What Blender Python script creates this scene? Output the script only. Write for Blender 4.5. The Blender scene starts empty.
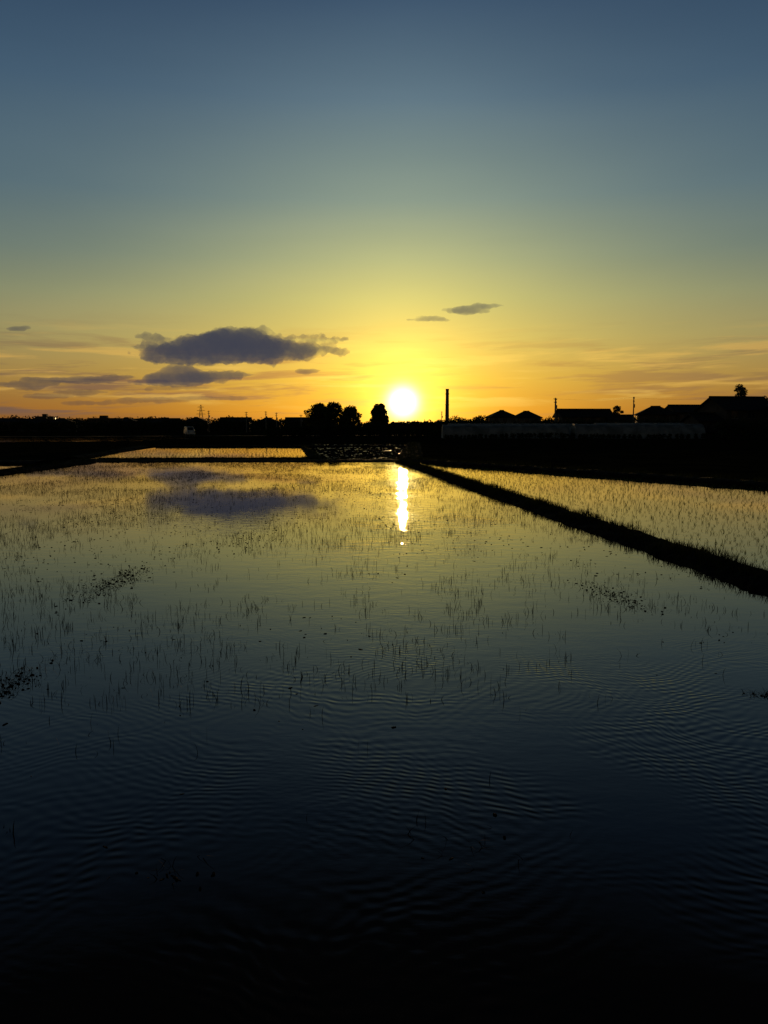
import bpy, bmesh, math, random
from mathutils import Vector, Matrix, noise
random.seed(7)
R=random.random
def U(a,b): return a+(b-a)*random.random()
def s2l(c):
    return tuple(((v/255)/12.92 if v/255<=0.04045 else ((v/255+0.055)/1.055)**2.4) for v in c)+(1,)
scene=bpy.context.scene
scene.view_settings.view_transform='Standard'
scene.view_settings.look='None'
scene.view_settings.exposure=0
COL=scene.collection
SUN_AZ=math.radians(1.35); SUN_EL=math.radians(1.75)
SD=Vector((math.sin(SUN_AZ)*math.cos(SUN_EL),math.cos(SUN_AZ)*math.cos(SUN_EL),math.sin(SUN_EL)))

# ---------------------------------------------------------------- camera
cd=bpy.data.cameras.new('camera'); cam=bpy.data.objects.new('camera',cd); COL.objects.link(cam)
cd.sensor_fit='VERTICAL'; cd.sensor_height=36; cd.lens=28.125
cd.clip_start=0.05; cd.clip_end=60000
cam.location=(0,0,1.8); cam.rotation_euler=(math.radians(90-6.06),0,0)
scene.camera=cam

# ---------------------------------------------------------------- node helper
class NT:
    def __init__(s,tree): s.t=tree; s.n=tree.nodes; s.l=tree.links
    def node(s,typ,**kw):
        nd=s.n.new(typ)
        for k,v in kw.items(): setattr(nd,k,v)
        return nd
    def put(s,inp,v):
        if hasattr(v,'is_output') : s.l.new(v,inp)
        else: inp.default_value=v
    def m(s,op,a,b=None,c=None,clamp=False):
        nd=s.node('ShaderNodeMath',operation=op,use_clamp=clamp)
        s.put(nd.inputs[0],a)
        if b is not None: s.put(nd.inputs[1],b)
        if c is not None: s.put(nd.inputs[2],c)
        return nd.outputs[0]
    def vm(s,op,a,b=None,out=0):
        nd=s.node('ShaderNodeVectorMath',operation=op)
        s.put(nd.inputs[0],a)
        if b is not None: s.put(nd.inputs[1],b)
        return nd.outputs['Value'] if op in('DOT_PRODUCT','LENGTH','DISTANCE') else nd.outputs[0]
    def mix(s,f,a,b,bt='MIX'):
        nd=s.node('ShaderNodeMix',data_type='RGBA',blend_type=bt)
        s.put(nd.inputs[0],f); s.put(nd.inputs[6],a); s.put(nd.inputs[7],b)
        return nd.outputs[2]
    def ramp(s,f,stops,interp='LINEAR'):
        nd=s.node('ShaderNodeValToRGB'); cr=nd.color_ramp; cr.interpolation=interp
        while len(cr.elements)<len(stops): cr.elements.new(0.5)
        for e,(p,c) in zip(cr.elements,stops): e.position=p
        for e,(p,c) in zip(cr.elements,stops): e.color=c
        s.put(nd.inputs[0],f); return nd.outputs[0]
    def noise(s,vec,scale,detail=3,rough=.55,dist=0):
        nd=s.node('ShaderNodeTexNoise'); s.put(nd.inputs['Vector'],vec)
        nd.inputs['Scale'].default_value=scale; nd.inputs['Detail'].default_value=detail
        nd.inputs['Roughness'].default_value=rough; nd.inputs['Distortion'].default_value=dist
        return nd.outputs[0]
    def mapping(s,vec,loc=(0,0,0),rot=(0,0,0),sc=(1,1,1)):
        nd=s.node('ShaderNodeMapping'); s.put(nd.inputs[0],vec)
        nd.inputs[1].default_value=loc; nd.inputs[2].default_value=rot; nd.inputs[3].default_value=sc
        return nd.outputs[0]
    def sstep(s,v,a,b,c=0,d=1):
        nd=s.node('ShaderNodeMapRange',interpolation_type='SMOOTHSTEP')
        s.put(nd.inputs[0],v)
        for i,x in enumerate((a,b,c,d)): s.put(nd.inputs[i+1],x)
        return nd.outputs[0]

# ---------------------------------------------------------------- world
W=bpy.data.worlds.new('World'); scene.world=W; W.use_nodes=True
t=NT(W.node_tree); t.n.clear()
out=t.node('ShaderNodeOutputWorld'); bg=t.node('ShaderNodeBackground'); t.l.new(bg.outputs[0],out.inputs[0])
tc=t.node('ShaderNodeTexCoord').outputs['Generated']
dirn=t.vm('NORMALIZE',tc)
sp=t.node('ShaderNodeSeparateXYZ'); t.put(sp.inputs[0],dirn)
DEG=57.29578
el=t.m('MULTIPLY',t.m('ARCSINE',sp.outputs[2]),DEG)
az=t.m('SUBTRACT',t.m('MULTIPLY',t.m('ARCTAN2',sp.outputs[0],sp.outputs[1]),DEG),1.35)
elf=t.m('DIVIDE',t.m('MAXIMUM',el,0.0),60.0)
side=t.ramp(elf,[(0,s2l((100,64,40))),(1.2/60,s2l((146,98,48))),(3.3/60,s2l((150,120,68))),(6.1/60,s2l((142,134,92))),
   (8.8/60,s2l((124,131,106))),(11.4/60,s2l((100,117,113))),(15.2/60,s2l((80,104,117))),(21.2/60,s2l((60,86,109))),(26.5/60,s2l((44,68,94))),(34/60,s2l((15,22,30))),(1,s2l((6,9,13)))])
cent=t.ramp(elf,[(0,s2l((216,128,28))),(1.2/60,s2l((236,162,34))),(3.3/60,s2l((240,192,66))),(6.1/60,s2l((224,201,100))),
   (8.8/60,s2l((198,195,118))),(11.4/60,s2l((170,179,130))),(15.2/60,s2l((130,151,139))),(21.2/60,s2l((87,114,130))),(26.5/60,s2l((57,83,108))),(34/60,s2l((17,25,34))),(1,s2l((6,10,14)))])
wz=t.m('EXPONENT',t.m('MULTIPLY',t.m('POWER',t.m('ABSOLUTE',t.m('DIVIDE',az,15.5)),1.7),-1.0))
sky=t.mix(wz,side,cent)
pv=t.node('ShaderNodeCombineXYZ'); t.put(pv.inputs[0],t.m('MULTIPLY',az,0.05)); t.put(pv.inputs[1],t.m('ADD',t.m('MULTIPLY',el,0.62),t.m('MULTIPLY',az,-0.012)))
st=t.noise(pv.outputs[0],1.7,5,.6,.35)
stm=t.m('MULTIPLY',t.sstep(st,.48,.62),t.m('MULTIPLY',t.sstep(el,0.2,1.2),t.sstep(el,8.0,3.0)))
stm=t.m('MULTIPLY',stm,t.sstep(az,-6,8,.85,.50))
sky=t.mix(stm,sky,t.mix(wz,s2l((96,80,76)),s2l((188,132,66))))
stb=t.m('MULTIPLY',t.sstep(t.noise(t.vm('ADD',pv.outputs[0],(5.3,2.1,0)),2.1,5,.6,.3),.50,.66),t.m('MULTIPLY',t.sstep(el,0.8,2.4),t.sstep(el,7.5,4.0)))
sky=t.mix(t.m('MULTIPLY',stb,.6),sky,t.mix(wz,s2l((210,164,84)),s2l((252,214,100))))
hz=t.noise(t.mapping(dirn,sc=(1.2,1.2,5)),1.6,4,.5,.2)
sky=t.mix(1.0,sky,t.ramp(hz,[(.3,(.92,.94,.95,1)),(.7,(1.07,1.05,1.03,1))]),'MULTIPLY')
back=t.sstep(t.m('ABSOLUTE',az),35,110,1.0,.30)
bn=t.node('ShaderNodeVectorMath',operation='SCALE'); t.l.new(sky,bn.inputs[0]); t.put(bn.inputs['Scale'],back); sky=bn.outputs[0]
th=t.m('MULTIPLY',t.m('ARCCOSINE',t.m('MINIMUM',t.vm('DOT_PRODUCT',dirn,tuple(SD)),1.0)),DEG)
core=t.m('MULTIPLY',t.m('EXPONENT',t.m('MULTIPLY',t.m('POWER',t.m('DIVIDE',th,.86),2.0),-1.0)),6.0)
g1=t.m('MULTIPLY',t.m('EXPONENT',t.m('MULTIPLY',th,-1/2.1)),2.1)
g2=t.m('MULTIPLY',t.m('EXPONENT',t.m('MULTIPLY',th,-1/5.5)),.30)
g3=t.m('MULTIPLY',t.m('MULTIPLY',t.m('EXPONENT',t.m('MULTIPLY',t.m('POWER',t.m('DIVIDE',az,12.0),2.0),-1.0)),t.m('EXPONENT',t.m('MULTIPLY',t.m('MAXIMUM',el,0.0),-1/2.2))),.28)
def scl(f,c):
    nd=t.node('ShaderNodeVectorMath',operation='SCALE'); nd.inputs[0].default_value=c; t.put(nd.inputs['Scale'],f); return nd.outputs[0]
glow=t.vm('ADD',t.vm('ADD',scl(core,(1,.88,.42)),scl(g1,(1,.68,.09))),t.vm('ADD',scl(g2,(1,.66,.10)),scl(g3,(1,.42,.03))))
sky=t.vm('ADD',sky,glow)
nis=t.node('ShaderNodeTexSky',sky_type='NISHITA'); nis.sun_disc=False
nis.sun_elevation=SUN_EL; nis.sun_rotation=SUN_AZ; nis.air_density=1.2; nis.dust_density=2
ns=t.node('ShaderNodeVectorMath',operation='SCALE'); t.l.new(nis.outputs[0],ns.inputs[0]); ns.inputs['Scale'].default_value=0.004
sky=t.vm('ADD',sky,ns.outputs[0])
t.put(bg.inputs[0],sky); bg.inputs[1].default_value=1.0

# ---------------------------------------------------------------- sun lamp
ld=bpy.data.lights.new('sun','SUN'); ld.energy=1.6; ld.angle=math.radians(0.53); ld.color=(1,.60,.25)
lo=bpy.data.objects.new('sun',ld); COL.objects.link(lo); lo.location=(20,60,40)
lo.rotation_euler=(-SD).to_track_quat('-Z','Y').to_euler()

# ---------------------------------------------------------------- materials
def mat(name,c1,c2=None,scale=3,rough=.85,spec=.2,bump=0,transl=0,metal=0):
    m=bpy.data.materials.new(name); m.use_nodes=True; t=NT(m.node_tree)
    p=t.n['Principled BSDF']; p.inputs['Roughness'].default_value=rough
    p.inputs['Specular IOR Level'].default_value=spec; p.inputs['Metallic'].default_value=metal
    oc=t.node('ShaderNodeTexCoord').outputs['Object']
    n=t.noise(oc,scale,4)
    t.put(p.inputs['Base Color'],t.ramp(n,[(.35,tuple(c1)+(1,)),(.65,tuple(c2 or c1)+(1,))]))
    if bump:
        b=t.node('ShaderNodeBump'); b.inputs['Distance'].default_value=bump; t.put(b.inputs['Height'],n); t.l.new(b.outputs[0],p.inputs['Normal'])
    if transl:
        tr=t.node('ShaderNodeBsdfTranslucent'); tr.inputs[0].default_value=tuple(c2 or c1)+(1,)
        mx=t.node('ShaderNodeMixShader'); mx.inputs[0].default_value=transl
        t.l.new(p.outputs[0],mx.inputs[1]); t.l.new(tr.outputs[0],mx.inputs[2]); t.l.new(mx.outputs[0],t.n['Material Output'].inputs[0])
    return m
def water_mat(name,near=False,calm=1.0):
    m=bpy.data.materials.new(name); m.use_nodes=True; t=NT(m.node_tree)
    p=t.n['Principled BSDF']; p.inputs['Roughness'].default_value=.025
    p.inputs['IOR'].default_value=1.333; p.inputs['Specular IOR Level'].default_value=.38
    oc=t.node('ShaderNodeTexCoord').outputs['Object']
    t.put(p.inputs['Base Color'],t.ramp(t.noise(oc,.8,4),[(.3,(.005,.0045,.003,1)),(.7,(.014,.011,.006,1))]))
    sp=t.node('ShaderNodeSeparateXYZ'); t.put(sp.inputs[0],oc)
    x,y=sp.outputs[0],sp.outputs[1]
    patch=t.sstep(t.noise(t.mapping(oc,sc=(.8,.45,1)),.4,3,.5,.6),.42,.62)
    # breeze dies away over the sheltered far-left water, a lane of light air runs up the middle
    far=t.sstep(y,11,20,1.0,.24)
    lane=t.m('MULTIPLY',t.m('MULTIPLY',t.sstep(x,-1.8,.0),t.sstep(x,3.2,1.6)),t.sstep(y,6,12))
    amp=t.m('MAXIMUM',far,t.m('MULTIPLY',lane,3.1))
    h=t.m('MULTIPLY',t.noise(t.mapping(oc,sc=(1,1.6,1)),3.2,3,.5),t.m('MULTIPLY_ADD',patch,.0013*calm,.0010))
    h=t.m('ADD',h,t.m('MULTIPLY',t.m('MULTIPLY',t.noise(t.mapping(oc,sc=(1,2.2,1)),11,2,.5),.0010*calm),t.m('ADD',patch,.12)))
    h=t.m('MULTIPLY',h,amp)
    if near:
        dn=t.node('ShaderNodeTexNoise'); t.put(dn.inputs['Vector'],oc); dn.inputs['Scale'].default_value=.7; dn.inputs['Detail'].default_value=3
        off=t.vm('MULTIPLY',t.vm('SUBTRACT',dn.outputs['Color'],(.5,.5,.5)),(1.1,1.1,0))
        wv=t.vm('ADD',oc,off)
        def rings(cx,cy,lam,amp,fall):
            d=t.vm('DISTANCE',t.vm('MULTIPLY',wv,(1,1,0)),(cx,cy,0))
            w=t.m('SINE',t.m('MULTIPLY',d,2*math.pi/lam))
            w=t.m('MULTIPLY',w,t.m('EXPONENT',t.m('MULTIPLY',d,-1/fall)))
            return t.m('MULTIPLY',w,amp)
        m1=t.sstep(t.noise(oc,.75,2,.5,.4),.40,.62)
        m2=t.sstep(t.noise(t.vm('ADD',oc,(7,3,0)),.65,2,.5,.4),.42,.62)
        r=t.m('ADD',t.m('MULTIPLY',rings(.9,8.6,.07,.0009,6),m1),t.m('MULTIPLY',rings(-4.5,8.5,.078,.0007,6),m2))
        r=t.m('ADD',r,t.m('MULTIPLY',rings(5.5,9.5,.06,.0007,6),m1))
        nearm=t.m('MULTIPLY',t.sstep(y,7.2,4.8),t.sstep(x,-2.6,.3,.35,1.0))
        h=t.m('ADD',h,t.m('MULTIPLY',r,nearm))
    b=t.node('ShaderNodeBump'); b.inputs['Distance'].default_value=1.0; b.inputs['Strength'].default_value=1
    t.put(b.inputs['Height'],h); t.l.new(b.outputs[0],p.inputs['Normal'])
    return m
M_soil=mat('soil_and_grass',(.008,.009,.005),(.022,.022,.011),.35,1,.0,.05)
M_mud=mat('dike_mud',(.006,.005,.004),(.016,.013,.009),5,.95,.03,.02)
M_grass=mat('grass',(.018,.026,.009),(.035,.045,.014),1.5,.9,.0,0,.12)
M_rice=mat('rice_leaf',(.05,.08,.016),(.11,.15,.035),2,.7,.15,0,.4)
M_weed=mat('weed_stalk',(.012,.012,.007),(.03,.028,.014),2,.85,.05)
M_leaf=mat('foliage',(.03,.045,.016),(.07,.09,.03),.6,.9,.05,0,.1)
M_leafd=mat('foliage_dark',(.02,.03,.012),(.04,.055,.02),.6,.9,.05)
M_bark=mat('bark',(.04,.03,.02),(.08,.06,.04),6,.95,.05,.02)
M_conc=mat('concrete',(.18,.17,.15),(.28,.26,.23),2,.9,.2,.01)
M_wall=mat('plaster_wall',(.14,.125,.11),(.20,.18,.15),1,.9,.1)
M_walld=mat('siding_wall',(.05,.045,.04),(.09,.08,.07),1,.9,.1)
M_tile=mat('roof_tile',(.02,.02,.022),(.04,.04,.042),4,.85,.1)
M_glass=mat('window_glass',(.02,.025,.03),None,1,.15,.5)
M_white=mat('white_paint',(.55,.55,.55),(.62,.62,.62),1,.3,.5)
M_tyre=mat('rubber',(.02,.02,.02),None,1,.9,.1)
M_metal=mat('galvanised_steel',(.16,.16,.165),(.24,.24,.25),3,.6,.4,0,0,.4)
M_film=mat('plastic_film',(.16,.17,.17),(.34,.35,.35),.7,.7,.08,0,.06)
M_door=mat('weathered_board',(.10,.09,.08),(.15,.14,.12),2,.9,.1)
M_asph=mat('asphalt',(.04,.04,.04),(.055,.055,.055),20,.9,.2)
M_wn=water_mat('paddy_water_rippled',True,1.0)
M_w=water_mat('paddy_water_calm',False,.8)

def mesh_obj(name,verts,faces,m,parent=None,smooth=False):
    me=bpy.data.meshes.new(name); me.from_pydata([tuple(v) for v in verts],[],faces); me.update()
    me.materials.append(m)
    if smooth: me.polygons.foreach_set('use_smooth',[True]*len(faces))
    o=bpy.data.objects.new(name,me); COL.objects.link(o)
    if parent: o.parent=parent
    return o
def empty(name,loc=(0,0,0),rot=0):
    e=bpy.data.objects.new(name,None); COL.objects.link(e); e.location=loc; e.rotation_euler=(0,0,rot); return e
def sheet(name,pts,z,m): return mesh_obj(name,[(x,y,z) for x,y in pts],[tuple(range(len(pts)))],m)
def box(V,F,x0,x1,y0,y1,z0,z1):
    b=len(V); V+=[(x0,y0,z0),(x1,y0,z0),(x1,y1,z0),(x0,y1,z0),(x0,y0,z1),(x1,y0,z1),(x1,y1,z1),(x0,y1,z1)]
    F+=[(b,b+3,b+2,b+1),(b+4,b+5,b+6,b+7),(b,b+1,b+5,b+4),(b+1,b+2,b+6,b+5),(b+2,b+3,b+7,b+6),(b+3,b,b+4,b+7)]
def tube(V,F,p0,p1,r0,r1,n=8):
    p0=Vector(p0);p1=Vector(p1); d=(p1-p0).normalized(); a=d.orthogonal().normalized(); c=d.cross(a); b=len(V)
    for p,r in((p0,r0),(p1,r1)):
        for i in range(n):
            q=2*math.pi*i/n; V.append(tuple(p+a*math.cos(q)*r+c*math.sin(q)*r))
    for i in range(n):
        j=(i+1)%n; F.append((b+i,b+j,b+n+j,b+n+i))
    F.append(tuple(b+n+i for i in range(n))); F.append(tuple(b+n-1-i for i in range(n)))

# ---------------------------------------------------------------- ground
G=30000
sheet('ground',[(-G,-G),(G,-G),(G,G),(-G,G)],0,M_soil)
def dx(y): return 4.97-.109*y      # waterside foot of the dike beside the rice field
sheet('paddy_water',[(-15.4,40.6),(-14.6,27),(-12,1.1),(dx(1.1)+.3,1.1),(dx(40.6)+.3,40.6)],.012,M_wn)
sheet('paddy_water',[(dx(-6)+.5,-6),(60,-6),(15.5,17.3),(2.0,40.2),(dx(40)+.5,40.2)],.012,M_w)
sheet('paddy_water',[(-17.4,45.6),(-4.2,45.6),(-7.2,72),(-20,71)],.012,M_w)
sheet('paddy_water',[(-120,78),(-47,95),(-32,103),(-30,130),(-36,152),(-64,134),(-140,120)],.012,M_w)
sheet('paddy_water',[(-45,21),(-15.6,26),(-16.6,37),(-45,33)],.012,M_w)
m=bpy.data.materials.new('wet_mud'); m.use_nodes=True; tt=NT(m.node_tree); p=tt.n['Principled BSDF']
oc=tt.node('ShaderNodeTexCoord').outputs['Object']; n=tt.noise(tt.mapping(oc,sc=(.8,.5,1)),1.3,6,.7)
tt.put(p.inputs['Base Color'],tt.ramp(n,[(.4,(.02,.011,.007,1)),(.6,(.035,.018,.011,1))]))
tt.put(p.inputs['Roughness'],tt.sstep(n,.42,.56,.32,1.0)); p.inputs['IOR'].default_value=1.28
tt.put(p.inputs['Specular IOR Level'],tt.sstep(n,.42,.52,.3,.0))
tt.put(p.inputs['Specular Tint'],(1,.55,.3,1))
b=tt.node('ShaderNodeBump'); b.inputs['Distance'].default_value=.05; tt.put(b.inputs['Height'],n); tt.l.new(b.outputs[0],p.inputs['Normal'])
M_wet=m
sheet('muddy_field',[(-3.6,45.3),(1.2,45.3),(2.6,84),(-7.5,84)],.012,M_wet)
V=[];F=[]
def lump(V,F,x,y,r,hh,asp=1.1):
    b=len(V); n=7; a0=U(0,6); sk=U(0,3.14); cs,sn=math.cos(sk),math.sin(sk)
    for k in (0,1):
        for i in range(n):
            q=a0+2*math.pi*i/n; rr=r*(U(.6,1.25) if k==0 else U(.25,.6)); ax,ay=math.cos(q)*rr*asp,math.sin(q)*rr/asp
            V.append((x+ax*cs-ay*sn,y+ax*sn+ay*cs,.004 if k==0 else .012+hh*U(.5,1.1)))
    for i in range(n):
        j=(i+1)%n; F.append((b+i,b+j,b+n+j,b+n+i))
    F.append(tuple(b+n+i for i in range(n)))
for _ in range(1700):
    u=R(); y=45.5+38*u; x=U(-3.6-3.9*u,1.2+1.4*u)
    lump(V,F,x,y,U(.06,.22),U(.015,.065),1.3)
mesh_obj('mud_clods',V,F,M_mud)

# ---------------------------------------------------------------- grass blades
def blade(V,F,x,y,z,h,w,lean,ang):
    b=len(V); ca,sa=math.cos(ang),math.sin(ang)
    pa=U(0,math.pi); wx,wy=math.cos(pa)*w/2,math.sin(pa)*w/2
    lx,ly=ca*lean,sa*lean
    V+= [(x-wx,y-wy,z),(x+wx,y+wy,z),(x+lx*.35+wx*.8,y+ly*.35+wy*.8,z+h*.6),(x+lx*.35-wx*.8,y+ly*.35-wy*.8,z+h*.6),(x+lx,y+ly,z+h)]
    F+= [(b,b+1,b+2,b+3),(b+3,b+2,b+4)]
def dike(pts,w,h,name='earth_dike',grass=28,gh=(.06,.2),seg=.2):
    V=[];F=[];prof=[(-.5,-.03),(-.42,.35),(-.3,.8),(-.15,.97),(0,1),(.15,.97),(.3,.8),(.42,.4),(.5,-.03)]; k=len(prof); rows=0
    GV=[];GF=[]
    for (a,c) in zip(pts[:-1],pts[1:]):
        a=Vector(a);c=Vector(c);L=(c-a).length; n=max(2,int(L/seg)); d=(c-a)/L; nr=Vector((d.y,-d.x))
        for i in range(n+1):
            p=a+d*L*i/n
            for (u,v) in prof:
                q=p+nr*u*w; e=noise.noise(Vector((q.x*.9,q.y*.9,3)))
                e2=noise.noise(Vector((q.x*6,q.y*6,9)))
                q=q+nr*(noise.noise(Vector((p.x*1.5,p.y*1.5,u*3)))*.12+noise.noise(Vector((p.x*6,p.y*6,u*3)))*.06)*w*abs(u)*2
                V.append((q.x,q.y,max(-.04,v*h*(1+.22*e)+e2*.05*(1 if v>0 else 0))))
            if rows and i>0:
                b=(rows-1)*k
                for j in range(k-1): F.append((b+j,b+j+1,b+k+j+1,b+k+j))
            rows+=1
        for _ in range(int(L*grass)):
            s=U(0,L); u=random.gauss(0,.27)
            if abs(u)>.52: continue
            p=a+d*s+nr*u*w; cl=noise.noise(Vector((p.x*1.1,p.y*1.1,0)))
            if cl<-.2 and R()<.5: continue
            zz=h*max(0,1-max(0,abs(u)-.2)*3)*.85
            for __ in range(3): blade(GV,GF,p.x+U(-.04,.04),p.y+U(-.04,.04),zz,U(*gh)*(1+.9*cl),U(.005,.011),U(.01,.09),U(0,6.28))
    e=empty(name); mesh_obj('ridge',V,F,M_mud,e,False)
    if GV: mesh_obj('grass_tufts',GV,GF,M_grass,e)
dike([(dx(-5)+.42,-5),(dx(41)+.42,41)],.85,.09,grass=190,gh=(.05,.15),seg=.12)
dike([(-16.5,43),(1.4,43)],3.2,.08,grass=90,gh=(.05,.2))
dike([(-15.2,41.5),(-14.8,27),(-12.2,-2)],.8,.12,grass=40)
dike([(-15.4,43.2),(-4.0,44.3)],1.4,.14,grass=40)
dike([(-3.8,45),(-7.3,73)],.8,.10,grass=25)
dike([(1.6,42.5),(2.3,40.2),(15.8,16.9),(24,3)],1.3,.16,grass=80,gh=(.05,.2))
dike([(1.4,44),(3.3,90)],1.5,.12,grass=30)
dike([(-20.5,72.5),(3,73)],1.6,.15,grass=20)
dike([(-17.5,45),(-22,73)],1.2,.14,grass=20)
dike([(-48,38.5),(-17,40)],2.4,.16,grass=20)
dike([(-14,-.2),(8,-.2)],2.2,.25,name='grass_bank',grass=60,gh=(.04,.12))

# ---------------------------------------------------------------- rice seedlings
def rice(pts_fn,name,hh=(.04,.085)):
    V=[];F=[]
    for (x,y) in pts_fn():
        s=U(.65,1.25)
        for _ in range(random.choice((3,4,5,6))): blade(V,F,x+U(-.03,.03),y+U(-.02,.02),.0,U(*hh)*s,U(.005,.010),U(.01,.07),U(0,6.28))
    mesh_obj(name,V,F,M_rice)
def inside(x,y,poly):
    c=False;n=len(poly)
    for i in range(n):
        x1,y1=poly[i];x2,y2=poly[i-1]
        if (y1>y)!=(y2>y) and x<(x2-x1)*(y-y1)/(y2-y1)+x1: c=not c
    return c
def rf():
    poly=[(dx(2)+1.1,2),(24,2),(15.0,17.0),(1.9,39.4),(dx(39.4)+1.1,39.4)]
    for r in range(0,75):
        off=r*.30+1.15
        y=2.0+R()*.1
        while y<39.4:
            y+=.19*U(.8,1.2)
            x=dx(y)+off+U(-.03,.03)+.06*noise.noise(Vector((y*.3,r*.2,0)))
            if inside(x,y,poly) and R()>.07: yield x,y
rice(rf,'rice_seedlings')
def rb():
    poly=[(-17,46),(-4.6,46),(-7.5,71.5),(-19.6,70.5)]
    y=46
    while y<71.5:
        y+=.42; x=-19.6
        while x<-4.6:
            x+=.24*U(.9,1.1)
            if inside(x,y,poly): yield x+U(-.02,.02),y+U(-.02,.02)
rice(rb,'rice_seedlings')

# ---------------------------------------------------------------- weeds, stubble and debris in the front paddy
V=[];F=[]
for _ in range(76000):
    y=3.2+36.5*R()**.85; x=U(-14.4,4.4)
    if x>dx(y)-.1 or abs(x)>y*.52+.6: continue
    v=noise.noise(Vector((x*.45,y*.28,1.7)))+.5*noise.noise(Vector((x*1.9,y*1.3,5)))
    th=-.02 if y>5.6 else -.02+.22*(5.6-y)
    if v<th and R()>.12: continue
    if y<5 and R()<.8: continue
    if x>1.0 and y<12 and R()<.55: continue
    n=random.choice((1,1,1,2,2,3,4))
    for k in range(n):
        tall=(1.2 if n>2 else 1)*(1.35 if R()<.12 else 1)
        blade(V,F,x+U(-.05,.05),y+U(-.05,.05),0,U(.010,.080)*tall,U(.003,.006),abs(random.gauss(0,.026)),U(0,6.28))
mesh_obj('water_weeds',V,F,M_weed)
def debris(cx,cy,rx,ry,n,rot=0,name='floating_debris'):
    V=[];F=[]
    for _ in range(n):
        a=random.gauss(0,.5)*rx; c=random.gauss(0,.5)*ry
        x=cx+a*math.cos(rot)-c*math.sin(rot); y=cy+a*math.sin(rot)+c*math.cos(rot)
        if R()<.5: lump(V,F,x,y,U(.006,.02),U(.001,.010),U(1,2))
        else:
            for k in range(2): blade(V,F,x+U(-.02,.02),y+U(-.02,.02),.006,U(.005,.05),U(.003,.006),U(.02,.10),U(0,6.28))
    mesh_obj(name,V,F,M_mud)
debris(-3.12,9.1,.25,1.2,460)
debris(-2.2,13,.6,1.8,260)
debris(-5.5,16,.9,2.5,320)
debris(2.45,8.4,.22,.8,250,.2)
debris(-2.62,5.35,.18,.5,260)
debris(2.55,5.22,.14,.06,50)
debris(-.85,3.05,.25,.1,22)
debris(.3,3.3,.3,.3,14)
debris(.2,21,3,5,420)
debris(-8,27,5,7,900)
debris(-3,31,5,5,700)
V=[];F=[]
for _ in range(12000):
    y=3+36.5*R(); x=U(-14,4)
    if x>dx(y)-.1: continue
    if y<6.5 and R()<.8: continue
    if noise.noise(Vector((x*.4,y*.3,8)))+.5*noise.noise(Vector((x*1.5,y*1.,8)))<.02: continue
    lump(V,F,x,y,U(.005,.018)*(1+y*.04),U(.001,.008),U(1,1.8))
mesh_obj('floating_debris',V,F,M_mud)

# ---------------------------------------------------------------- trees
def leaf_cloud(V,F,c,rad,n,s):
    c=Vector(c)
    for _ in range(n):
        d=Vector((random.gauss(0,1),random.gauss(0,1),random.gauss(0,1))).normalized()*(R()**.45)
        p=c+Vector((d.x*rad[0],d.y*rad[1],d.z*rad[2]))
        a=Vector((U(-1,1),U(-1,1),U(-1,1))).normalized(); b=a.orthogonal().normalized(); q=s*U(.5,1.2)
        i=len(V); V+=[tuple(p+a*q),tuple(p+b*q*.6),tuple(p-a*q),tuple(p-b*q*.6)]; F.append((i,i+1,i+2,i+3))
def tree(name,x,y,h,w,shape='round',n=26,leafm=None,trunk=.25,s=.22,per=130):
    e=empty(name,(x,y,0)); V=[];F=[];LV=[];LF=[]
    tr=max(.09,h*.028); zt=h*trunk
    bend=U(-.04,.04)*h
    tube(V,F,(0,0,-.05),(bend*.5,0,zt),tr*1.25,tr*.9); tube(V,F,(bend*.5,0,zt),(bend,0,h*.75),tr*.9,tr*.3)
    for i in range(n):
        u=(i+.5)/n; z=zt+(h-zt)*(.08+.88*u)
        if shape=='round': ww=w/2*math.sqrt(max(.08,1-(2*(u-.42)/1.15)**2))
        elif shape=='cone': ww=w/2*(1-u)**.75+.12*w
        else: ww=w/2*(.55+.45*math.sin(u*5+h))*(1-.5*u)
        a=i*2.4+U(-.4,.4); rr=ww*U(.35,.85)
        cx,cy=bend+math.cos(a)*rr,math.sin(a)*rr
        q=w*U(.10,.17)
        tube(V,F,(bend*u,0,max(zt*.8,z-h*.18)),(cx,cy,z),tr*.35,tr*.08,5)
        leaf_cloud(LV,LF,(cx,cy,z),(q*1.15,q*1.15,q*.8),per,s)
    mesh_obj('trunk_and_limbs',V,F,M_bark,e); mesh_obj('crown',LV,LF,leafm or M_leaf,e)
    return e
def treemass(name,pts,n_per_m=1.6,s=.3,thick=2.5,m=None,solid=34):
    V=[];F=[]
    for (x0,y0,h0),(x1,y1,h1) in zip(pts[:-1],pts[1:]):
        L=math.hypot(x1-x0,y1-y0); n=max(2,int(L*n_per_m))
        for i in range(n):
            u=(i+R())/n; x=x0+(x1-x0)*u; y=y0+(y1-y0)*u+U(-thick,thick); h=(h0+(h1-h0)*u)*(1+.28*noise.noise(Vector((x*.25,y*.1,2)))+.12*U(-1,1))
            hw=h*U(.25,.4)
            leaf_cloud(V,F,(x,y,h*.36),(hw*1.2,hw,h*.40),solid,s*1.4)
            leaf_cloud(V,F,(x+U(-1,1)*h*.15,y,h*.72),(hw*.9,hw*.8,h*.26),solid,s)
    mesh_obj(name,V,F,m or M_leafd)
tree('broadleaf_tree',-16.2,200,7.4,7.5,'round',38,None,.15,.26,150)
tree('broadleaf_tree',-12.4,202,7.7,7,'round',34,None,.15,.26,150)
tree('broadleaf_tree',-8.4,198,6.6,6,'round',32,None,.08,.28,170)
tree('conical_tree',-1.3,180,6.8,5.6,'cone',40,None,.05,.28,170)
tree('round_tree',63.5,220,7.6,3.6,'round',20,None,.3,.2,120)
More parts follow.
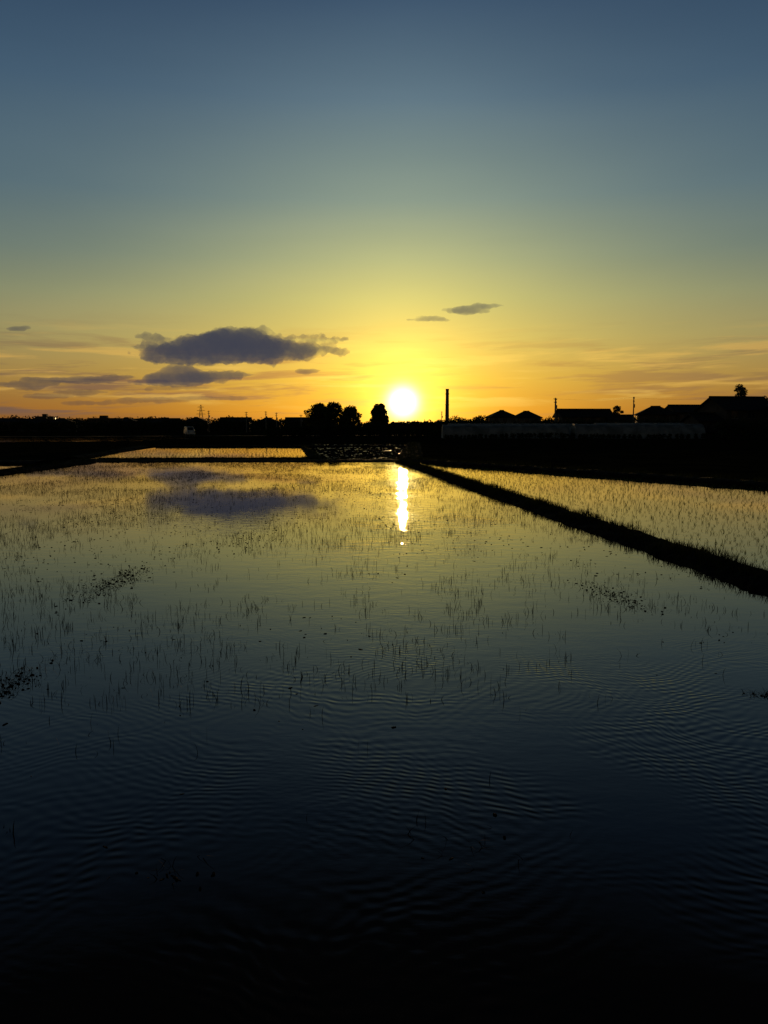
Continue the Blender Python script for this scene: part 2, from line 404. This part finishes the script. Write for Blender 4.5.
tree('tall_tree',66,150,9.6,3.8,'spread',26,None,.35,.2,95)
tree('tall_tree',70.5,150,7.4,4.5,'spread',24,None,.25,.2,110)
treemass('hedge',[(-22,150,1.6),(-16,150,2.1),(-6,150,2.6),(2,148,2.4),(9,146,2.0)],3,.2,1.2)
treemass('hedge',[(8,175,3.0),(22,172,3.0),(40,171,3.4),(60,170,3.5),(90,165,3.8)],3.0,.24,1.5,None,40)
treemass('distant_trees',[(22,250,4.9),(26,250,4.7),(31,250,5.2)],4.5,.3,1.5,None,60)
treemass('distant_trees',[(-330,480,9),(-230,470,8),(-150,460,7),(-90,440,6.5),(-40,420,6.5)],.9,.6,5)
treemass('distant_trees',[(-180,290,3.4),(-110,290,4.2),(-60,285,4.4),(-18,280,4.6)],1.2,.35,3)
treemass('distant_trees',[(-10,420,4.5),(60,420,5.4),(150,420,7.5),(300,400,10)],1.6,.6,4)
treemass('distant_trees',[(88,235,6.5),(105,230,7.5),(130,220,8.5)],1.6,.35,3)
treemass('distant_trees',[(49,118,2.8),(60,116,4.0),(75,112,4.8)],2.4,.22,1.5)

# ---------------------------------------------------------------- houses
def house(name,x,y,w,d,h,rh,rot=0,kind='hip',wall=None,floors=2,lean=True):
    e=empty(name,(x,y,0),rot); wall=wall or M_wall
    V=[];F=[]; box(V,F,-w/2,w/2,-d/2,d/2,-.1,h)
    if kind=='gable':
        b=len(V); V+=[(-w/2,-d/2,h),(-w/2,d/2,h),(-w/2,0,h+rh*.97),(w/2,-d/2,h),(w/2,d/2,h),(w/2,0,h+rh*.97)]; F+=[(b,b+2,b+1),(b+3,b+4,b+5)]
    mesh_obj('walls',V,F,wall,e)
    o=.55; V=[];F=[]
    zb=h-.05
    if kind=='hip':
        r=max(.4,(w-d)/2+.2)
        V=[(-w/2-o,-d/2-o,zb),(w/2+o,-d/2-o,zb),(w/2+o,d/2+o,zb),(-w/2-o,d/2+o,zb),(-r,0,h+rh),(r,0,h+rh)]
        V+=[(a,b_,c-.14) for a,b_,c in V[:4]]
        F=[(0,1,5,4),(1,2,5),(2,3,4,5),(3,0,4),(0,6,7,1),(1,7,8,2),(2,8,9,3),(3,9,6,0),(6,9,8,7)]
    elif kind=='gable':
        V=[(-w/2-o,-d/2-o,zb),(w/2+o,-d/2-o,zb),(w/2+o,d/2+o,zb),(-w/2-o,d/2+o,zb),(-w/2-o,0,h+rh),(w/2+o,0,h+rh)]
        V+=[(a,b_,c-.16) for a,b_,c in V]
        F=[(0,1,5,4),(2,3,4,5),(6,10,11,7),(8,11,10,9),(0,6,7,1),(2,8,9,3),(0,4,10,6),(4,3,9,10),(1,7,11,5),(5,11,8,2)]
    else:
        box(V,F,-w/2-.15,w/2+.15,-d/2-.15,d/2+.15,h,h+.35); box(V,F,-w*.2,w*.05,-1.2,1.2,h+.35,h+rh)
    mesh_obj('roof',V,F,M_tile if kind!='flat' else M_walld,e)
    if kind!='flat':
        V=[];F=[]; rr=max(.4,(w-d)/2+.2) if kind=='hip' else w/2+o
        tube(V,F,(-rr,0,h+rh+.05),(rr,0,h+rh+.05),.16,.16,6); mesh_obj('ridge_tiles',V,F,M_tile,e)
    V=[];F=[];V2=[];F2=[]
    for fl in range(floors):
        z=.9+fl*(h/floors)
        n=max(2,int(w/2.6))
        for i in range(n):
            if fl==0 and i==n//2: continue
            cx=-w/2+w*(i+.5)/n
            box(V,F,cx-.6,cx+.6,-d/2-.03,-d/2-.004,z,z+1.15)
            box(V2,F2,cx-.68,cx+.68,-d/2-.07,-d/2-.032,z-.08,z-.004); box(V2,F2,cx-.03,cx+.03,-d/2-.06,-d/2-.032,z,z+1.15)
        for sx in(-1,1):
            box(V,F,sx*(w/2+.004) if sx>0 else -w/2-.03,(w/2+.03) if sx>0 else -w/2-.004,-.6,.6,z,z+1.1)
    mesh_obj('windows',V,F,M_glass,e); mesh_obj('window_frames',V2,F2,M_metal,e)
    V=[];F=[]; cx=-w/2+w*(max(2,int(w/2.6))//2+.5)/max(2,int(w/2.6)); box(V,F,cx-.5,cx+.5,-d/2-.05,-d/2-.004,0,2.1); mesh_obj('door',V,F,M_bark,e)
    if lean and kind!='flat':
        zz=min(2.9,h*.55)
        V=[(-w/2-.4,-d/2-.01,zz),(w/2+.4,-d/2-.01,zz),(w/2+.4,-d/2-1.3,zz-.5),(-w/2-.4,-d/2-1.3,zz-.5)]; V+=[(a,b_,c-.1) for a,b_,c in V]
        F=[(0,3,2,1),(4,5,6,7),(0,4,7,3),(3,7,6,2),(2,6,5,1)]
        mesh_obj('eave_roof',V,F,M_tile,e)
house('tiled_house',36.5,250,8,7,4.9,2.0,.15,'hip')
house('tiled_house',44.5,252,8.5,7,4.8,1.9,-.1,'hip')
house('tiled_house',51,206,13,7,4.4,1.9,.08,'gable',M_walld)
house('farm_shed',59.5,204,6,6,3.6,1.2,.0,'gable',M_walld,1)
house('tiled_house',69,205,9,7,5.0,2.0,-.2,'hip',M_walld)
house('tiled_house',78,208,9,8,5.6,1.8,.1,'gable',M_walld)
house('tiled_house',86.5,202,8,7,5.3,2.1,.2,'hip',M_walld)
house('farm_house',58.5,134,9,8,4.6,2.1,.2,'gable',M_walld)
house('farm_house',66,128,8,7,5.2,2.0,-.15,'hip',M_walld)
house('farm_shed',52.8,132,5,5,2.9,1.1,.1,'gable',M_walld,1)
for (x,y,w,d,h,k,f) in [(-182,390,14,10,4.4,'gable',2),(-166,395,12,10,5.2,'flat',2),(-150,392,10,8,4.0,'hip',2),(-138,400,14,10,5.9,'flat',2),
    (-121,396,10,8,4.2,'gable',2),(-108,402,14,10,5.0,'flat',2),(-96,300,9,8,3.7,'hip',2),(-84,305,14,8,3.4,'gable',1),(-70,300,9,8,3.8,'hip',2),
    (-57,310,11,8,3.8,'gable',2),(-44,305,9,7,3.6,'hip',2),(-33,310,9,7,3.8,'gable',2),(-200,398,14,10,6.2,'flat',2),(-176,420,9,9,7.0,'flat',3),(-24,330,9,7,3.9,'hip',2),(-128,320,10,8,3.6,'hip',2),(-142,325,12,8,3.4,'gable',1)]:
    house('apartment_block' if k=='flat' else 'distant_house',x,y,w,d,h,1.6 if k!='flat' else 1.6,U(-.25,.25),k,M_walld,f,False)

# ---------------------------------------------------------------- chimney
e=empty('chimney',(47,600,0)); V=[];F=[]
tube(V,F,(0,0,0),(0,0,29),1.55,1.15,20); mesh_obj('stack',V,F,M_conc,e)
V=[];F=[]
for z in(26,18,10): tube(V,F,(0,0,z),(0,0,z+.5),1.5,1.5,20)
tube(V,F,(0,0,28.9),(0,0,30),1.3,1.3,20); mesh_obj('platform_rings',V,F,M_metal,e)
V=[];F=[]; box(V,F,-5,5,-4,4,0,5); mesh_obj('boiler_house',V,F,M_walld,e)

# ---------------------------------------------------------------- poles, pylon, wires
def pole(x,y,h,rot=0):
    e=empty('utility_pole',(x,y,0),rot); V=[];F=[]
    tube(V,F,(0,0,-.1),(0,0,h),.17,.11,10); mesh_obj('shaft',V,F,M_conc,e)
    V=[];F=[]
    for z,w in((h-.35,.55),(h-1.1,.45)):
        box(V,F,-w,w,-.05,.05,z,z+.1)
        for q in(-w*.9,0,w*.9): tube(V,F,(q,0,z+.1),(q,0,z+.3),.045,.03,6)
    mesh_obj('crossarms',V,F,M_metal,e)
    V=[];F=[]; tube(V,F,(.32,0,h-2.4),(.32,0,h-1.6),.2,.2,10); mesh_obj('transformer',V,F,M_metal,e)
P=[(38.2,180,8.3),(39.6,186,8.4),(55.7,180,8.5),(-18.2,260,6.6),(-27,262,5.8),(-35,262,6.5),(-39,266,7),(-47,275,7),(-62,285,7.6),(21.5,300,7.6),(72,176,8.2)]
for x,y,h in P: pole(x,y,h,U(.6,1.2))
def wire(a,b,sag,name='power_line'):
    V=[];F=[];a=Vector(a);b=Vector(b);n=12;pp=None
    for i in range(n+1):
        u=i/n;p=a.lerp(b,u);p.z-=sag*4*u*(1-u)
        if pp: tube(V,F,pp,p,.012,.012,4)
        pp=p
    mesh_obj(name,V,F,M_tyre)
wire((39.6,186,8.3),(55.7,180,8.4),.4); wire((55.7,180,8.4),(72,176,8.1),.4)
wire((-18.2,260,6.5),(-35,262,6.4),.3); wire((-39,266,6.9),(-62,285,7.5),.3)
e=empty('transmission_tower',(-159,700,0),.3); V=[];F=[]
H=21
def hw(z): return 2.6*(1-z/H)**1.2+.35
zs=[0,4,8,11,14,17,19.5,21]
for a,c in zip(zs[:-1],zs[1:]):
    for sx,sy in((1,1),(1,-1),(-1,1),(-1,-1)):
        tube(V,F,(sx*hw(a),sy*hw(a),a),(sx*hw(c),sy*hw(c),c),.14,.14,5)
    for s in(1,-1):
        tube(V,F,(-hw(a),s*hw(a),a),(hw(c),s*hw(c),c),.08,.08,4); tube(V,F,(hw(a),s*hw(a),a),(-hw(c),s*hw(c),c),.08,.08,4)
mesh_obj('lattice',V,F,M_metal,e); V=[];F=[]
for z,w in((13,4),(16,3.4),(19,2.8)):
    tube(V,F,(-w,0,z),(w,0,z),.14,.14,5); tube(V,F,(-w,0,z),(0,0,z+1),.08,.08,4); tube(V,F,(w,0,z),(0,0,z+1),.08,.08,4)
mesh_obj('cross_arms',V,F,M_metal,e)

# ---------------------------------------------------------------- plastic greenhouses
def tunnel(x,y,L,w,h,rot):
    e=empty('plastic_greenhouse',(x,y,0),rot); V=[];F=[];n=14;k=int(L/.9)
    for i in range(k+1):
        xx=-L/2+L*i/k
        for j in range(n+1):
            a=math.pi*j/n; sag=1-.012*(1 if i%2 else 0)
            V.append((xx,-math.cos(a)*w/2*sag,(math.sin(a)**.75)*h*sag))
    for i in range(k):
        for j in range(n): b=i*(n+1)+j; F.append((b,b+n+1,b+n+2,b+1))
    F.append(tuple(range(n+1))); F.append(tuple(k*(n+1)+j for j in range(n+1)))
    mesh_obj('film',V,F,M_film,e,False)
    V=[];F=[]
    for i in range(0,k+1,2):
        xx=-L/2+L*i/k; pp=None
        for j in range(n+1):
            a=math.pi*j/n; p=(xx,-math.cos(a)*w/2*1.006,(math.sin(a)**.75)*h*1.008)
            if pp: tube(V,F,pp,p,.02,.02,4)
            pp=p
    tube(V,F,(-L/2,0,h*1.01),(L/2,0,h*1.01),.02,.02,4)
    mesh_obj('hoops',V,F,M_metal,e)
    V=[];F=[]; box(V,F,L/2+.01,L/2+.05,-.8,.8,0,2); mesh_obj('door',V,F,M_door,e)
tunnel(19.5,131,20,5.4,2.2,-.02); tunnel(40.5,129,20,5.4,2.3,-.06)
tunnel(22,138,22,5.4,2.4,-.02); tunnel(45,137,18,5.4,2.5,-.06)
treemass('hedge',[(9,123,.6),(24,124,.9),(40,122,.7),(52,120,1.0)],2.2,.12,.8)

# ---------------------------------------------------------------- road and car
V=[(-140,106,.10),(-75,138,.10),(-30,157,.10),(10,168,.10),(10,171,.10),(-30,160.5,.10),(-75,141.5,.10),(-140,110,.10)]
mesh_obj('farm_road',V,[(0,1,6,7),(1,2,5,6),(2,3,4,5)],M_asph)
def car(x,y,rot):
    e=empty('parked_van',(x,y,.10),rot)
    prof=[(-1.68,.32),(-1.70,.9),(-1.62,1.62),(-1.5,1.78),(.55,1.80),(.75,1.72),(1.25,1.08),(1.62,.95),(1.70,.75),(1.70,.32)]
    V=[];F=[];n=len(prof)
    for s in(-1,1):
        for a,z in prof:
            yy=.73-(.10 if z>1.1 else 0); V.append((a,s*yy,z))
    for i in range(n):
        j=(i+1)%n; F.append((i,j,n+j,n+i))
    F.append(tuple(range(n))[::-1]); F.append(tuple(range(n,2*n)))
    o=mesh_obj('body',V,F,M_white,e); bv=o.modifiers.new('b','BEVEL'); bv.width=.06; bv.segments=3
    V=[];F=[]
    for s in(-1,1):
        yy=s*.665
        b=len(V); V+=[(-1.45,yy,1.12),(-.35,yy,1.12),(-.35,yy,1.6),(-1.4,yy,1.6)]; F.append((b,b+1,b+2,b+3))
        b=len(V); V+=[(-.25,yy,1.12),(1.0,yy,1.12),(.68,yy,1.6),(-.25,yy,1.6)]; F.append((b,b+1,b+2,b+3))
    b=len(V); V+=[(1.24,-.55,1.13),(1.24,.55,1.13),(.83,.5,1.66),(.83,-.5,1.66)]; F.append((b,b+1,b+2,b+3))
    b=len(V); V+=[(-1.695,-.55,1.1),(-1.695,.55,1.1),(-1.65,.5,1.55),(-1.65,-.5,1.55)]; F.append((b,b+1,b+2,b+3))
    mesh_obj('windows',V,F,M_glass,e)
    for i,(a,s) in enumerate(((-1.1,-1),(-1.1,1),(1.1,-1),(1.1,1))):
        V=[];F=[]; tube(V,F,(a,s*.62,.3),(a,s*.76,.3),.29,.29,18); tube(V,F,(a,s*.765,.3),(a,s*.775,.3),.16,.16,12); mesh_obj('wheel_%d'%(i+1),V,F,M_tyre,e)
    V=[];F=[]
    for s in(-1,1): box(V,F,1.70,1.73,s*.58-.12,s*.58+.12,.68,.84)
    mesh_obj('headlights',V,F,M_glass,e)
car(-37.5,154.9,-1.1)

# ---------------------------------------------------------------- clouds (real volumes, 6 km away)
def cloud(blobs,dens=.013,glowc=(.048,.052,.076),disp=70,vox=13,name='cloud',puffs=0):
    bm=bmesh.new(); allb=list(blobs)
    for _ in range(puffs):
        x,z,rx,rz=random.choice(blobs); a=U(0,6.28)
        allb.append((x+math.cos(a)*rx*U(.8,1.25),z+math.sin(a)*rz*U(.75,1.15),U(35,120),U(7,17)))
    for (x,z,rx,rz) in allb:
        ry=min(rx,rz*1.7)
        mt=Matrix.Translation((x,U(-20,20),z)) @ Matrix.Diagonal((rx,ry,rz,1))
        bmesh.ops.create_icosphere(bm,subdivisions=3,radius=1,matrix=mt)
    me=bpy.data.meshes.new(name); bm.to_mesh(me); bm.free()
    o=bpy.data.objects.new(name,me); COL.objects.link(o); o.location=(0,6000,0)
    r=o.modifiers.new('r','REMESH'); r.mode='VOXEL'; r.voxel_size=vox
    for sc,st in((160,disp),(60,disp*.65),(26,disp*.45)):
        tx=bpy.data.textures.new('cl','CLOUDS'); tx.noise_scale=sc; tx.noise_depth=3
        d=o.modifiers.new('d','DISPLACE'); d.texture=tx; d.strength=st; d.mid_level=.5; d.texture_coords='GLOBAL'
    # extinction plus an even emission standing in for light scattered in the vapour
    m=bpy.data.materials.new('cloud_vapour_glow'); m.use_nodes=True; t=NT(m.node_tree); t.n.clear()
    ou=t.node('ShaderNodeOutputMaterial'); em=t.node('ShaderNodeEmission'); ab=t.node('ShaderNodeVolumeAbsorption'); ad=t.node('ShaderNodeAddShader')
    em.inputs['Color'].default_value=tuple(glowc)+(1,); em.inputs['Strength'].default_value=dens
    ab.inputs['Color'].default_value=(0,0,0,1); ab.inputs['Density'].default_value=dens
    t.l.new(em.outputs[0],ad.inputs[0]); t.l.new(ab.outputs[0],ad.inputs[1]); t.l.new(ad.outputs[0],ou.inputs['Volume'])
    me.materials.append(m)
main=[(-1640,570,170,50),(-1720,520,110,45),(-1520,560,180,80),(-1360,585,200,95),(-1180,615,230,110),(-1020,612,230,108),(-860,580,230,88),(-690,562,220,60),(-540,575,180,32),(-480,640,130,12),(-1700,500,90,30),(-1300,515,320,62),(-980,520,320,58),(-1040,680,140,35),(-1740,590,80,30),(-420,565,140,18),(-1640,655,110,20),(-780,655,130,20),(-560,668,110,9)]
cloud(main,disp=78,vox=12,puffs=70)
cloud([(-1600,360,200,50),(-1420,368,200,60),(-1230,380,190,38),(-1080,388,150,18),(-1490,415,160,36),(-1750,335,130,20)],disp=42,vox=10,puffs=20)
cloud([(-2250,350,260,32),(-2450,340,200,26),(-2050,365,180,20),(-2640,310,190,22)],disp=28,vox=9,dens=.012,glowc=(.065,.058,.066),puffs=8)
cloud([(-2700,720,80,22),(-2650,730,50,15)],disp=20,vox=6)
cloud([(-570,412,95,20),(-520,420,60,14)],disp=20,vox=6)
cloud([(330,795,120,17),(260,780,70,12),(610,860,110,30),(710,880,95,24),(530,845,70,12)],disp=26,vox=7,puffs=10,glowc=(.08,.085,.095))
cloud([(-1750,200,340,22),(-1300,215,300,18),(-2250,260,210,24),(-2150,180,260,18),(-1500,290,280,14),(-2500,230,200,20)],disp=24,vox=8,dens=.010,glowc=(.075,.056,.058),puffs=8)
